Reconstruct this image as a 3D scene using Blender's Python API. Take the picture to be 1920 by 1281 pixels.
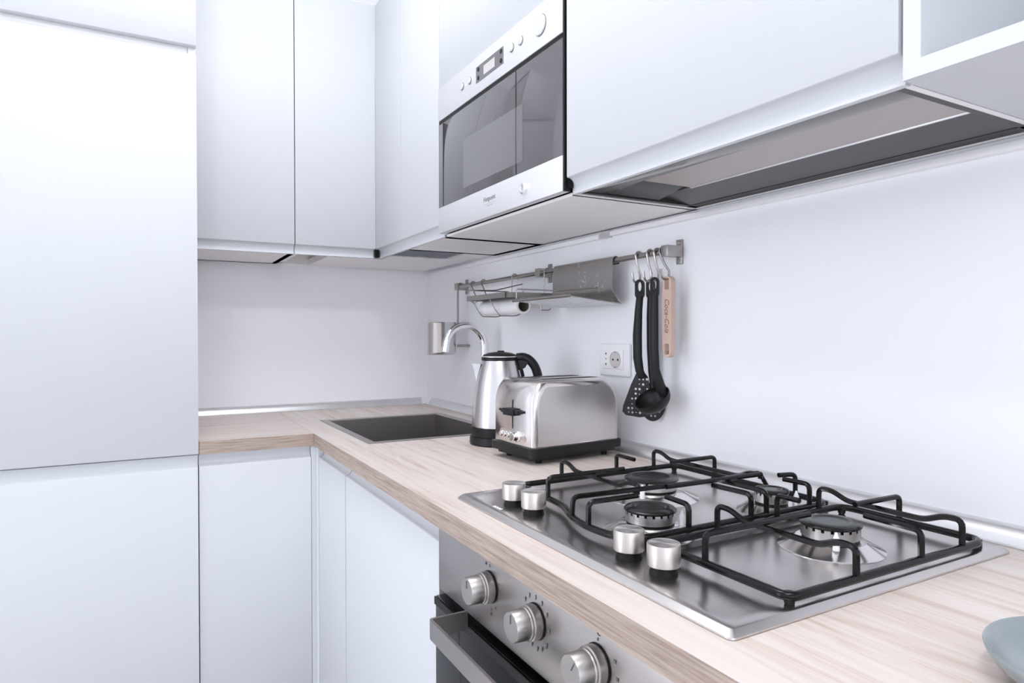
import bpy, bmesh, math, random
from mathutils import Vector, Matrix
random.seed(7)
for o in list(bpy.data.objects): bpy.data.objects.remove(o)
SC = bpy.context.scene
COL = SC.collection
PI = math.pi

# ------------------------------------------------------------------ camera
cam = bpy.data.cameras.new('camera'); co = bpy.data.objects.new('camera', cam); COL.objects.link(co)
cam.sensor_fit = 'HORIZONTAL'; cam.sensor_width = 36.0; cam.lens = 1236.9/1920*36.0
cam.clip_start = .02; cam.clip_end = 60
_y, _p, _r = math.radians(29.018), math.radians(-.592), math.radians(-.096)
_F = Vector((math.sin(_y)*math.cos(_p), math.cos(_y)*math.cos(_p), math.sin(_p)))
_R = Vector((math.cos(_y), -math.sin(_y), 0)); _U = _R.cross(_F)
_R, _U = _R*math.cos(_r)+_U*math.sin(_r), _U*math.cos(_r)-_R*math.sin(_r)
_m = Matrix((_R, _U, -_F)).transposed().to_4x4(); _m.translation = Vector((-1.0159, -2.5457, 1.1812))
co.matrix_world = _m
SC.camera = co
# ------------------------------------------------------------------ world, lights, exposure
w = bpy.data.worlds.new('world'); SC.world = w; w.use_nodes = True
w.node_tree.nodes['Background'].inputs[0].default_value = (.85, .92, 1, 1)
w.node_tree.nodes['Background'].inputs[1].default_value = .6
def area(name, loc, target, sx, sy, power, color):
    l = bpy.data.lights.new(name, 'AREA'); l.shape = 'RECTANGLE'; l.size = sx; l.size_y = sy
    l.energy = power; l.color = color
    o = bpy.data.objects.new(name, l); COL.objects.link(o); o.location = loc
    o.rotation_euler = (Vector(target)-Vector(loc)).to_track_quat('-Z', 'Y').to_euler()
    return o
def lamp(name, loc, radius, power, color):
    l = bpy.data.lights.new(name, 'POINT'); l.shadow_soft_size = radius; l.energy = power; l.color = color
    o = bpy.data.objects.new(name, l); COL.objects.link(o); o.location = loc
    return o
area('window_daylight', (-1.75, -6.5, 1.35), (-1.6, 0, 1.3), 3.4, 2.4, 35, (.915, .95, 1))
area('side_fill', (-3.53, -1.15, 1.3), (0, -1.15, 1.3), 1.0, 2.2, 21, (.915, .95, 1))  # added fill to brighten the right wall; no window known on this side
area('ceiling_fill', (-.82, -1.3, 2.68), (-.82, -1.3, 0), .7, .7, 13, (.96, .975, 1))  # added soft fill that lifts the wall cabinet fronts; no known fixture here
lamp('ceiling_spot', (-.92, -2.72, 2.6), .045, 15, (.985, .985, 1))
lamp('ceiling_spot', (-1.42, -2.72, 2.6), .045, 15, (.985, .985, 1))
SC.cycles.max_bounces = 20; SC.cycles.diffuse_bounces = 14; SC.cycles.glossy_bounces = 8
SC.view_settings.view_transform = 'Standard'; SC.view_settings.look = 'None'
SC.view_settings.gamma = 1; SC.view_settings.use_curve_mapping = False
SC.view_settings.exposure = -.06

# ------------------------------------------------------------------ materials
def mat(name, col, rough=.4, metal=0, spec=.5, **kw):
    m = bpy.data.materials.new(name); m.use_nodes = True
    b = m.node_tree.nodes['Principled BSDF']
    b.inputs['Base Color'].default_value = (*col, 1); b.inputs['Roughness'].default_value = rough
    b.inputs['Metallic'].default_value = metal; b.inputs['Specular IOR Level'].default_value = spec
    for k, v in kw.items(): b.inputs[k.replace('_', ' ')].default_value = v
    return m
def nd(m, t, **kw):
    n = m.node_tree.nodes.new(t)
    for k, v in kw.items(): setattr(n, k, v)
    return n
def lk(m, a, b): m.node_tree.links.new(a, b)
def coords(m, scale, rot=(0, 0, 0), kind='Object'):
    tc = nd(m, 'ShaderNodeTexCoord'); mp = nd(m, 'ShaderNodeMapping')
    mp.inputs['Scale'].default_value = scale; mp.inputs['Rotation'].default_value = rot
    lk(m, tc.outputs[kind], mp.inputs[0]); return mp.outputs[0]
def ramp(m, fac, stops):
    r = nd(m, 'ShaderNodeValToRGB'); e = r.color_ramp.elements
    while len(e) < len(stops): e.new(.5)
    for i, (p, c) in enumerate(stops): e[i].position = p; e[i].color = (*c, 1)
    lk(m, fac, r.inputs[0]); return r.outputs[0]
def bsdf(m): return m.node_tree.nodes['Principled BSDF']
def add_bump(m, scale, strength, dist=.001, detail=3, stretch=(1, 1, 1)):
    n = nd(m, 'ShaderNodeTexNoise'); n.inputs['Scale'].default_value = scale; n.inputs['Detail'].default_value = detail
    lk(m, coords(m, stretch), n.inputs['Vector'])
    b = nd(m, 'ShaderNodeBump'); b.inputs['Strength'].default_value = strength; b.inputs['Distance'].default_value = dist
    lk(m, n.outputs['Fac'], b.inputs['Height']); lk(m, b.outputs[0], bsdf(m).inputs['Normal'])
def brushed(name, col, rough, stretch, amt=.05):
    m = mat(name, col, rough, 1)
    n = nd(m, 'ShaderNodeTexNoise'); n.inputs['Scale'].default_value = 1; n.inputs['Detail'].default_value = 4
    lk(m, coords(m, stretch), n.inputs['Vector'])
    mr = nd(m, 'ShaderNodeMapRange'); mr.inputs['To Min'].default_value = rough-amt; mr.inputs['To Max'].default_value = rough+amt
    lk(m, n.outputs['Fac'], mr.inputs['Value']); lk(m, mr.outputs[0], bsdf(m).inputs['Roughness'])
    return m
def wood(name, axis, stops, seams=False):
    """axis = grain direction 'x' or 'y'"""
    m = mat(name, (.8, .7, .6), .42)
    sw = (lambda k: (1, k, 1)) if axis == 'y' else (lambda k: (k, 1, 1))
    n1 = nd(m, 'ShaderNodeTexNoise'); n1.inputs['Scale'].default_value = 42; n1.inputs['Detail'].default_value = 8; n1.inputs['Roughness'].default_value = .68
    n1.inputs['Distortion'].default_value = .5; lk(m, coords(m, sw(.04)), n1.inputs['Vector'])
    n2 = nd(m, 'ShaderNodeTexNoise'); n2.inputs['Scale'].default_value = 6; n2.inputs['Detail'].default_value = 2; n2.inputs['Distortion'].default_value = 1.0
    lk(m, coords(m, sw(.14)), n2.inputs['Vector'])
    mu = nd(m, 'ShaderNodeMath', operation='MULTIPLY'); mu.inputs[1].default_value = 75; lk(m, n2.outputs['Fac'], mu.inputs[0])
    fr = nd(m, 'ShaderNodeMath', operation='SINE'); lk(m, mu.outputs[0], fr.inputs[0])
    mx = nd(m, 'ShaderNodeMath', operation='MULTIPLY_ADD'); lk(m, fr.outputs[0], mx.inputs[0]); mx.inputs[1].default_value = .03; lk(m, n1.outputs['Fac'], mx.inputs[2])
    c = ramp(m, mx.outputs[0], stops)
    lk(m, c, bsdf(m).inputs['Base Color'])
    b = nd(m, 'ShaderNodeBump'); b.inputs['Strength'].default_value = .08; b.inputs['Distance'].default_value = .0006
    lk(m, n1.outputs['Fac'], b.inputs['Height']); lk(m, b.outputs[0], bsdf(m).inputs['Normal'])
    return m
M = {}
M['wall'] = mat('wall_paint', (.905, .918, .95), .38, spec=.4); add_bump(M['wall'], 140, .12, .0006)
M['ceil'] = mat('ceiling_paint', (.9, .9, .91), .8)
M['floor'] = mat('floor_tile', (.74, .72, .70), .35); add_bump(M['floor'], 20, .05)
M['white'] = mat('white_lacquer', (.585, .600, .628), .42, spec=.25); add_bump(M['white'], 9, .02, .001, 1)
M['carcass'] = mat('white_melamine', (.84, .825, .825), .45)
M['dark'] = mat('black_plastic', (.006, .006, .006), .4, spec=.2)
M['gap'] = mat('dark_gap', (.03, .03, .032), .6)
ST_TOP = [(.28, (.42, .32, .26)), (.42, (.585, .495, .44)), (.52, (.645, .57, .52)), (.72, (.69, .63, .59))]
M['top_y'] = wood('pale_oak_top', 'y', ST_TOP)
M['top_x'] = wood('pale_oak_top_cross', 'x', ST_TOP)
ST_EDGE = [(.28, (.20, .145, .115)), (.45, (.33, .255, .21)), (.6, (.42, .335, .28)), (.85, (.50, .41, .35))]
def edge_wood(name, axis):
    m = mat(name, (.5, .4, .3), .5)
    n = nd(m, 'ShaderNodeTexNoise'); n.inputs['Scale'].default_value = 420; n.inputs['Detail'].default_value = 6; n.inputs['Roughness'].default_value = .6
    lk(m, coords(m, (.03, .03, 1)), n.inputs['Vector'])
    lk(m, ramp(m, n.outputs['Fac'], ST_EDGE), bsdf(m).inputs['Base Color'])
    return m
M['edge'] = edge_wood('oak_edge_band', 'y')
M['steel_y'] = brushed('brushed_steel_y', (.39, .365, .355), .33, (260, 4, 260))
M['steel_pale'] = brushed('brushed_steel_pale', (.72, .72, .735), .42, (200, 3, 200), .05); bsdf(M['steel_pale']).inputs['Metallic'].default_value = .62
M['steel_x'] = brushed('brushed_steel_x', (.60, .585, .58), .3, (4, 260, 260))
M['steel_z'] = brushed('brushed_steel_z', (.66, .65, .65), .24, (220, 220, 4))
M['hob'] = mat('hob_steel', (.62, .59, .575), .25, 1)
M['sink'] = brushed('sink_steel', (.30, .28, .27), .42, (150, 5, 150), .08)
M['chrome'] = mat('chrome', (.86, .86, .87), .06, 1)
M['satin'] = mat('satin_steel', (.42, .40, .385), .32, 1)
M['nickel'] = mat('warm_nickel', (.40, .375, .36), .28, 1)
M['knob'] = mat('satin_champagne', (.62, .575, .54), .34, 1)
M['spun'] = mat('spun_aluminium', (.66, .64, .62), .3, 1, Anisotropic=.9)
tg = nd(M['spun'], 'ShaderNodeTangent', direction_type='RADIAL', axis='Z'); lk(M['spun'], tg.outputs[0], bsdf(M['spun']).inputs['Tangent'])
M['alu'] = mat('aluminium', (.74, .735, .745), .30, .7)
M['enamel'] = mat('black_enamel', (.006, .006, .006), .14, spec=.26)
M['cap'] = mat('burner_cap_enamel', (.012, .012, .012), .24, spec=.35)
M['black_glass'] = mat('black_glass', (.004, .0045, .005), .04, spec=.14)
M['mw_glass'] = mat('mirror_glass', (.07, .065, .07), .05, spec=.5)
M['mw_glass'].node_tree.nodes['Principled BSDF'].inputs['IOR'].default_value = 1.85
M['mw_window'] = mat('mirror_glass_window', (.13, .125, .13), .06, spec=.5)
M['mw_window'].node_tree.nodes['Principled BSDF'].inputs['IOR'].default_value = 1.9
M['nylon'] = mat('black_nylon', (.010, .010, .011), .38, spec=.28)
M['nylon_grey'] = mat('charcoal_nylon', (.022, .022, .025), .42, spec=.3)
M['beech'] = mat('beech', (.60, .45, .36), .5); add_bump(M['beech'], 60, .1, .001, 3, (1, 1, .1))
M['ink'] = mat('brown_ink', (.30, .16, .12), .6)
M['print'] = mat('grey_print', (.12, .115, .115), .5)
M['print_lt'] = mat('pale_print', (.42, .42, .44), .5)
M['print_white'] = mat('white_print', (.8, .8, .82), .5)
M['plastic'] = mat('white_plastic', (.90, .90, .915), .28)
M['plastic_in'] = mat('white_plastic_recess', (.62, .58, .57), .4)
M['paper'] = mat('kitchen_paper', (.82, .82, .83), .9)
M['card'] = mat('grey_cardboard', (.17, .145, .125), .9)
M['lcd'] = mat('lcd_screen', (.50, .48, .47), .25)
M['display'] = mat('display_panel', (.13, .125, .13), .2)
M['dish'] = mat('blue_grey_glaze', (.25, .285, .30), .08, spec=.55)
M['visor'] = mat('smoked_glass', (.34, .34, .335), .12, Transmission_Weight=.55)
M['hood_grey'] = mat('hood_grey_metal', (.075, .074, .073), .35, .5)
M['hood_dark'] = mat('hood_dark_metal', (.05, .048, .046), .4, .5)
mm = M['mesh'] = mat('filter_mesh', (.5, .46, .44), .5, .7)
vo = nd(mm, 'ShaderNodeTexVoronoi'); vo.inputs['Scale'].default_value = 420; vo.inputs['Randomness'].default_value = .1
lk(mm, coords(mm, (1, 1, 0)), vo.inputs['Vector'])
lk(mm, ramp(mm, vo.outputs['Distance'], [(.1, (.22, .2, .19)), (.4, (.58, .53, .51))]), bsdf(mm).inputs['Base Color'])
spk = M['speckle'] = brushed('spotted_steel', (.46, .44, .43), .36, (120, 5, 120))
n = nd(spk, 'ShaderNodeTexNoise'); n.inputs['Scale'].default_value = 95; n.inputs['Detail'].default_value = 3
lk(spk, coords(spk, (1, 1, 1)), n.inputs['Vector'])
n3 = nd(spk, 'ShaderNodeTexNoise'); n3.inputs['Scale'].default_value = 9; lk(spk, coords(spk, (1, 1, 1)), n3.inputs['Vector'])
ad = nd(spk, 'ShaderNodeMath', operation='MULTIPLY'); lk(spk, n.outputs['Fac'], ad.inputs[0]); lk(spk, n3.outputs['Fac'], ad.inputs[1])
lk(spk, ramp(spk, ad.outputs[0], [(.265, (.42, .40, .39)), (.31, (.68, .66, .65))]), bsdf(spk).inputs['Base Color'])

# ------------------------------------------------------------------ builders
def finish(bm, ang=38):
    bmesh.ops.recalc_face_normals(bm, faces=bm.faces[:])
    lim = math.radians(ang)
    for f in bm.faces: f.smooth = True
    for e in bm.edges:
        e.smooth = len(e.link_faces) == 2 and e.calc_face_angle(0) < lim
def obj(name, bm, m, parent=None, ang=38, norm=True):
    if norm: finish(bm, ang)
    me = bpy.data.meshes.new(name); bm.to_mesh(me); bm.free()
    for x in (m if isinstance(m, (list, tuple)) else [m]): me.materials.append(M[x] if isinstance(x, str) else x)
    o = bpy.data.objects.new(name, me); COL.objects.link(o)
    if parent is not None: setpar(o, parent)
    return o
def setpar(o, parent):
    o.parent = parent
    if parent.get('_w'): o.matrix_parent_inverse = Matrix.Translation(-Vector(parent.location))
def tag(o, label, cat, group=None):
    o['label'] = label; o['category'] = cat
    if group: o['group'] = group
    return o
def thing(name, label, cat, loc=(0, 0, 0), rotz=0, group=None, world=True):
    o = bpy.data.objects.new(name, None); COL.objects.link(o); o.empty_display_size = .05
    o.location = loc; o.rotation_euler = (0, 0, rotz); tag(o, label, cat, group)
    if world: o['_w'] = 1
    return o
def struct(name, bm, m):
    o = obj(name, bm, m); o['kind'] = 'structure'; return o
def bx(bm, x0, x1, y0, y1, z0, z1, bev=0, seg=2, mi=0):
    x0, x1 = sorted((x0, x1)); y0, y1 = sorted((y0, y1)); z0, z1 = sorted((z0, z1))
    v = [bm.verts.new((x, y, z)) for z in (z0, z1) for y in (y0, y1) for x in (x0, x1)]
    fs = [bm.faces.new([v[i] for i in q]) for q in ((0, 2, 3, 1), (4, 5, 7, 6), (0, 1, 5, 4), (2, 6, 7, 3), (0, 4, 6, 2), (1, 3, 7, 5))]
    for f in fs: f.material_index = mi
    if bev:
        es = list({e for f in fs for e in f.edges})
        bmesh.ops.bevel(bm, geom=es, offset=bev, segments=seg, profile=.5, affect='EDGES')
    return bm
def box(*a, **k): return bx(bmesh.new(), *a, **k)
def prism(pts, axis, a, b, bm=None):
    """pts = 2D outline; axis = extrude axis; 'x': pts=(y,z), 'y': pts=(x,z), 'z': pts=(x,y)"""
    bm = bm or bmesh.new()
    mk = {'x': lambda p, t: (t, p[0], p[1]), 'y': lambda p, t: (p[0], t, p[1]), 'z': lambda p, t: (p[0], p[1], t)}[axis]
    A = [bm.verts.new(mk(p, a)) for p in pts]; B = [bm.verts.new(mk(p, b)) for p in pts]
    n = len(pts); bm.faces.new(A); bm.faces.new(B[::-1])
    for i in range(n): bm.faces.new((A[i], B[i], B[(i+1) % n], A[(i+1) % n]))
    return bm
def lathe(prof, seg=40, mtx=None, bm=None, close=False):
    bm = bm or bmesh.new(); rings = []
    for r, z in prof:
        if r < 1e-6: rings.append([bm.verts.new((0, 0, z))])
        else: rings.append([bm.verts.new((r*math.cos(2*PI*i/seg), r*math.sin(2*PI*i/seg), z)) for i in range(seg)])
    pairs = list(zip(rings, rings[1:]))
    if close: pairs.append((rings[-1], rings[0]))
    for A, B in pairs:
        for i in range(seg):
            j = (i+1) % seg
            if len(A) == 1 and len(B) == 1: continue
            if len(A) == 1: bm.faces.new((A[0], B[i], B[j]))
            elif len(B) == 1: bm.faces.new((A[i], A[j], B[0]))
            else: bm.faces.new((A[i], A[j], B[j], B[i]))
    if mtx is not None:
        vs = [v for R in rings for v in R]
        for v in vs: v.co = mtx @ v.co
    return bm
def axis_mtx(loc, d):
    q = Vector(d).normalized().to_track_quat('Z', 'Y')
    return Matrix.Translation(loc) @ q.to_matrix().to_4x4()
def rounded(pts, r, n=5, closed=False):
    P = [Vector(p) for p in pts]; out = []
    N = len(P)
    for i in range(N):
        if not closed and i in (0, N-1): out.append(P[i]); continue
        a, b, c = P[i-1], P[i], P[(i+1) % N]
        u, v = a-b, c-b
        k = min(r, u.length*.48, v.length*.48)
        if k < 1e-5 or u.angle(v) > 3.1: out.append(b); continue
        s, e = b+u.normalized()*k, b+v.normalized()*k
        for t in range(n+1):
            t /= n; out.append(s*(1-t)**2 + b*2*t*(1-t) + e*t*t)
    return out
def tube(pts, rad, seg=8, fillet=0, closed=False, bm=None, n=4, flat=None):
    bm = bm or bmesh.new()
    P = rounded(pts, fillet, n, closed) if fillet else [Vector(p) for p in pts]
    N = len(P); rings = []
    R = rad if isinstance(rad, (list, tuple)) else None
    up = None
    for i in range(N):
        if closed: t = (P[(i+1) % N]-P[i-1])
        else: t = P[min(i+1, N-1)]-P[max(i-1, 0)]
        t.normalize()
        if up is None: up = Vector((0, 0, 1)) if abs(t.z) < .9 else Vector((1, 0, 0))
        side = t.cross(up)
        if side.length < 1e-4: side = t.cross(Vector((1, .3, 0)))
        side.normalize(); up = side.cross(t).normalized()
        rr = R[i] if R else rad
        fx, fy = flat or (1, 1)
        rings.append([bm.verts.new(P[i]+side*(rr*fx*math.cos(2*PI*k/seg))+up*(rr*fy*math.sin(2*PI*k/seg))) for k in range(seg)])
    pr = list(zip(rings, rings[1:])) + ([(rings[-1], rings[0])] if closed else [])
    for A, B in pr:
        for k in range(seg): bm.faces.new((A[k], A[(k+1) % seg], B[(k+1) % seg], B[k]))
    if not closed:
        bm.faces.new(rings[0][::-1]); bm.faces.new(rings[-1])
    return bm
def strap(path, width_vec, th, bm=None):
    """flat ribbon following path (list of 3D), width along width_vec, thickness th"""
    bm = bm or bmesh.new(); P = [Vector(p) for p in path]; W = Vector(width_vec)
    rings = []
    for i in range(len(P)):
        t = (P[min(i+1, len(P)-1)]-P[max(i-1, 0)]).normalized(); n = t.cross(W).normalized()*th*.5
        rings.append([bm.verts.new(P[i]+a*W*.5+b*n) for a, b in ((-1, -1), (1, -1), (1, 1), (-1, 1))])
    for A, B in zip(rings, rings[1:]):
        for k in range(4): bm.faces.new((A[k], A[(k+1) % 4], B[(k+1) % 4], B[k]))
    bm.faces.new(rings[0][::-1]); bm.faces.new(rings[-1]); return bm
def curve_plate(outer, holes, th, mtx, res=1):
    """flat plate from a 2D outline with holes, extruded; returned as bmesh in world space"""
    cu = bpy.data.curves.new('tmp', 'CURVE'); cu.dimensions = '2D'; cu.fill_mode = 'BOTH'; cu.extrude = th/2
    for loop in [outer]+holes:
        s = cu.splines.new('POLY'); s.points.add(len(loop)-1); s.use_cyclic_u = True
        for p, q in zip(s.points, loop): p.co = (q[0], q[1], 0, 1)
    o = bpy.data.objects.new('tmp', cu); COL.objects.link(o)
    dg = bpy.context.evaluated_depsgraph_get(); me = bpy.data.meshes.new_from_object(o.evaluated_get(dg))
    bm = bmesh.new(); bm.from_mesh(me); bpy.data.objects.remove(o); bpy.data.curves.remove(cu); bpy.data.meshes.remove(me)
    bmesh.ops.remove_doubles(bm, verts=bm.verts[:], dist=1e-6)
    bmesh.ops.transform(bm, matrix=mtx, verts=bm.verts[:]); return bm
def text(name, s, size, mtx, m, parent, shear=0, depth=.0003, align='CENTER', space=1, sx=1):
    cu = bpy.data.curves.new('tmp', 'FONT'); cu.body = s; cu.size = size; cu.extrude = depth; cu.align_x = align; cu.align_y = 'CENTER'
    cu.shear = shear; cu.space_character = space; cu.resolution_u = 3
    o = bpy.data.objects.new('tmp', cu); COL.objects.link(o)
    dg = bpy.context.evaluated_depsgraph_get(); me = bpy.data.meshes.new_from_object(o.evaluated_get(dg))
    bm = bmesh.new(); bm.from_mesh(me); bpy.data.objects.remove(o); bpy.data.curves.remove(cu); bpy.data.meshes.remove(me)
    bmesh.ops.transform(bm, matrix=mtx @ Matrix.Diagonal((sx, 1, 1, 1)), verts=bm.verts[:])
    return obj(name, bm, m, parent)
def frame_mtx(loc, ex, ey):
    ex = Vector(ex).normalized(); ey = Vector(ey).normalized(); ez = ex.cross(ey)
    m = Matrix((ex, ey, ez)).transposed().to_4x4(); m.translation = Vector(loc); return m
def circle(cx, cy, r, n=10, ry=None): return [(cx+r*math.cos(2*PI*i/n), cy+(ry or r)*math.sin(2*PI*i/n)) for i in range(n)]
def rrect(x0, x1, y0, y1, r, n=5):
    out = []
    for cx, cy, a in ((x1-r, y1-r, 0), (x0+r, y1-r, 90), (x0+r, y0+r, 180), (x1-r, y0+r, 270)):
        for i in range(n+1):
            t = math.radians(a+90*i/n); out.append((cx+r*math.cos(t), cy+r*math.sin(t)))
    return out
def panels(x0, x1, y0, y1, z0, z1, skip, t=.018):
    bm = bmesh.new()
    if 'x0' not in skip: bx(bm, x0, x0+t, y0, y1, z0, z1)
    if 'x1' not in skip: bx(bm, x1-t, x1, y0, y1, z0, z1)
    if 'y0' not in skip: bx(bm, x0, x1, y0, y0+t, z0, z1)
    if 'y1' not in skip: bx(bm, x0, x1, y1-t, y1, z0, z1)
    if 'z0' not in skip: bx(bm, x0, x1, y0, y1, z0, z0+t)
    if 'z1' not in skip: bx(bm, x0, x1, y0, y1, z1-t, z1)
    return bm
SCOOP = [(.0012, 0), (.006, .0006), (.0105, .003), (.0145, .0075), (.0165, .0135), (.0165, .0195), (.0152, .0245), (.0138, .028), (.0132, .0295), (.0142, .0305)]
def door(parent, axis, front, a0, a1, z0, z1, scoop=None, name='door', th=.021, label=None):
    """lacquered slab; axis 'x' faces -x (runs along y), 'y' faces -y (runs along x). scoop = finger-pull edge"""
    pts = [(th, z1)]
    if scoop == 'top':
        pts = [(th, z1)] + [(d, z1-.0305+s) for d, s in SCOOP[::-1]] + [(0, z1-.032)]
    elif scoop == 'chamfer': pts += [(.013, z1), (.010, z1-.001), (.001, z1-.011), (0, z1-.013)]
    else: pts += [(.0012, z1), (0, z1-.0012)]
    if scoop == 'bottom':
        pts += [(0, z0+.032)] + [(d, z0+.0305-s) for d, s in SCOOP] + [(th, z0)]
    else: pts += [(0, z0+.0012), (.0012, z0), (th, z0)]
    p2 = [(front+d, z) for d, z in pts]
    bm = prism(p2, 'y' if axis == 'x' else 'x', a0, a1)
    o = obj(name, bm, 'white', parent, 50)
    if label: o['label'] = label
    return o

# ------------------------------------------------------------------ room shell
CZ, CT = .865, .900           # worktop underside / top
UB, UT = 1.443, 2.30          # wall cabinets
struct('wall_right', box(0, .12, -6.6, .12, 0, 2.7), 'wall')
struct('wall_far', box(-3.6, 0, 0, .12, 0, 2.7), 'wall')
struct('wall_left', box(-3.72, -3.6, -6.6, .12, 0, 2.7), 'wall')
struct('wall_back', box(-3.6, 0, -6.72, -6.6, 0, 2.7), 'wall')
struct('floor', box(-3.72, .12, -6.72, .12, -.1, 0), 'floor')
struct('ceiling', box(-3.72, .12, -6.72, .12, 2.7, 2.8), 'ceil')
# aluminium upstands where worktop meets wall
def upstand_pts(): return [(0, .9005), (-.024, .9005), (-.0235, .9035), (-.012, .9215), (-.006, .926), (0, .926)]
struct('trim_1', prism([(y, z) for y, z in upstand_pts()], 'x', -.893, -.034), 'alu')
struct('trim_2', prism([(x, z) for x, z in upstand_pts()], 'y', -.06, -2.9), 'alu')
bm = bmesh.new()
L = [[bm.verts.new((-.034, y-.0004, z+.0004)) for y, z in upstand_pts()], [bm.verts.new((x-.0004, -.060, z+.0004)) for x, z in upstand_pts()]]
mid = [bm.verts.new((min(-.0004, y*.9), min(-.0004, y*.9), z+.0004)) for y, z in upstand_pts()]
for A, B in ((L[0], mid), (mid, L[1])):
    for i in range(len(A)-1): bm.faces.new((A[i], A[i+1], B[i+1], B[i]))
    bm.faces.new((A[0], B[0], B[-1], A[-1]))
bm.faces.new(L[0]); bm.faces.new(L[1][::-1])
struct('trim_3', bm, 'plastic')
# slim pelmet strip on the right wall under the wall cabinets, in two lengths
struct('trim_4', box(-.014, -.0005, -1.190, -.012, 1.4225, 1.4345, bev=.0015), 'plastic')
struct('trim_5', box(-.014, -.0005, -2.75, -1.236, 1.4245, 1.4365, bev=.0015), 'plastic')
struct('trim_6', box(-.010, -.0005, -1.231, -1.196, 1.422, 1.4395), 'alu')

# ------------------------------------------------------------------ worktops
SX0, SX1, SY0, SY1 = -.4965, -.1155, -.8625, -.367     # sink opening
def slab_hole(x0, x1, y0, y1, h, z0, z1):
    bm = bmesh.new(); out = [(x0, y0), (x1, y0), (x1, y1), (x0, y1)]; inn = [(h[0], h[2]), (h[1], h[2]), (h[1], h[3]), (h[0], h[3])]
    V = {(k, z, i): bm.verts.new((*p, z)) for k, ps in (('o', out), ('i', inn)) for z in (z0, z1) for i, p in enumerate(ps)}
    for i in range(4):
        j = (i+1) % 4
        bm.faces.new((V['o', z1, i], V['o', z1, j], V['i', z1, j], V['i', z1, i]))
        bm.faces.new((V['o', z0, i], V['i', z0, i], V['i', z0, j], V['o', z0, j]))
        f = bm.faces.new((V['o', z0, i], V['o', z0, j], V['o', z1, j], V['o', z1, i])); f.material_index = 1
        bm.faces.new((V['i', z0, i], V['i', z1, i], V['i', z1, j], V['i', z0, j]))
    return bm
wt = obj('worktop', slab_hole(-.599, -.001, -2.9, -.001, (SX0-.006, SX1+.006, SY0-.006, SY1+.006), CZ, CT), ['top_y', 'edge'])
tag(wt, 'long pale oak worktop carrying the hob, toaster and sink', 'worktop')
bm = box(-.8945, -.5995, -.626, -.001, CZ, CT)
for f in bm.faces:
    if f.normal.y < -.5 or abs(f.calc_center_median().y+.626) < 1e-4: f.material_index = 1
o = obj('worktop', bm, ['top_x', 'edge']); tag(o, 'short pale oak worktop between the tall cabinet and the sink corner', 'worktop')

# ------------------------------------------------------------------ base cabinets
def cabinet(name, label, loc): return thing(name, label, 'cabinet', loc)
c = cabinet('tall_cabinet', 'tall white cabinet with three stacked doors left of the worktop', (-1.2, -.3, 0))
obj('body', panels(-1.497, -.897, -.604, -.002, .1, 2.3, ('y0',)), 'carcass', c)
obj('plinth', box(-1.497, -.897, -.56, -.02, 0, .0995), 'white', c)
obj('inner_front', box(-1.478, -.916, -.602, -.59, .12, 2.28), 'carcass', c)
door(c, 'y', -.626, -1.497, -.8965, 1.940, 2.3)
door(c, 'y', -.626, -1.497, -.8965, .8675, 1.921, 'chamfer')
door(c, 'y', -.626, -1.497, -.8985, .1, .8635, 'top')

c = cabinet('base_cabinet', 'white single-door base cabinet beside the tall cabinet, under the short worktop', (-.75, -.3, 0))
obj('body', panels(-.8955, -.606, -.598, -.002, .1, .864, ('y0', 'z1')), 'carcass', c)
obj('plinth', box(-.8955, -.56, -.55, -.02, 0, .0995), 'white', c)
door(c, 'y', -.6205, -.8955, -.6057, .1, .8635, 'top')
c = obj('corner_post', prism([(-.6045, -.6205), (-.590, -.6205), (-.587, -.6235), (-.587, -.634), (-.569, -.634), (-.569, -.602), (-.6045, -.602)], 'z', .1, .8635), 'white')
tag(c, 'narrow white corner post where the two runs of base cabinets meet', 'panel')

c = cabinet('base_cabinet', 'narrow white base cabinet under the sink, next to the inner corner', (-.35, -.78, 0))
obj('body', panels(-.565, -.002, -.919, -.64, .1, .70, ('x0', 'z1')), 'carcass', c)
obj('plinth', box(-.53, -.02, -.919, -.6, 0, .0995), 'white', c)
door(c, 'x', -.587, -.9195, -.637, .1, .8635, 'top')
c = cabinet('base_cabinet', 'wide white base cabinet between the narrow sink cabinet and the oven', (-.35, -1.22, 0))
obj('body', panels(-.565, -.002, -1.5185, -.9235, .1, .864, ('x0', 'z1', 'y1')), 'carcass', c)
obj('plinth', box(-.53, -.02, -1.5185, -.9235, 0, .0995), 'white', c)
door(c, 'x', -.587, -1.5185, -.9245, .1, .8635, 'top')
c = cabinet('base_cabinet', 'white base cabinet right of the oven, under the end of the long worktop', (-.35, -2.5, 0))
obj('body', panels(-.565, -.002, -2.9, -2.125, .1, .864, ('x0',)), 'carcass', c)
obj('plinth', box(-.53, -.02, -2.9, -2.125, 0, .0995), 'white', c)
door(c, 'x', -.587, -2.9, -2.1255, .1, .8635, 'top')

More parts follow.
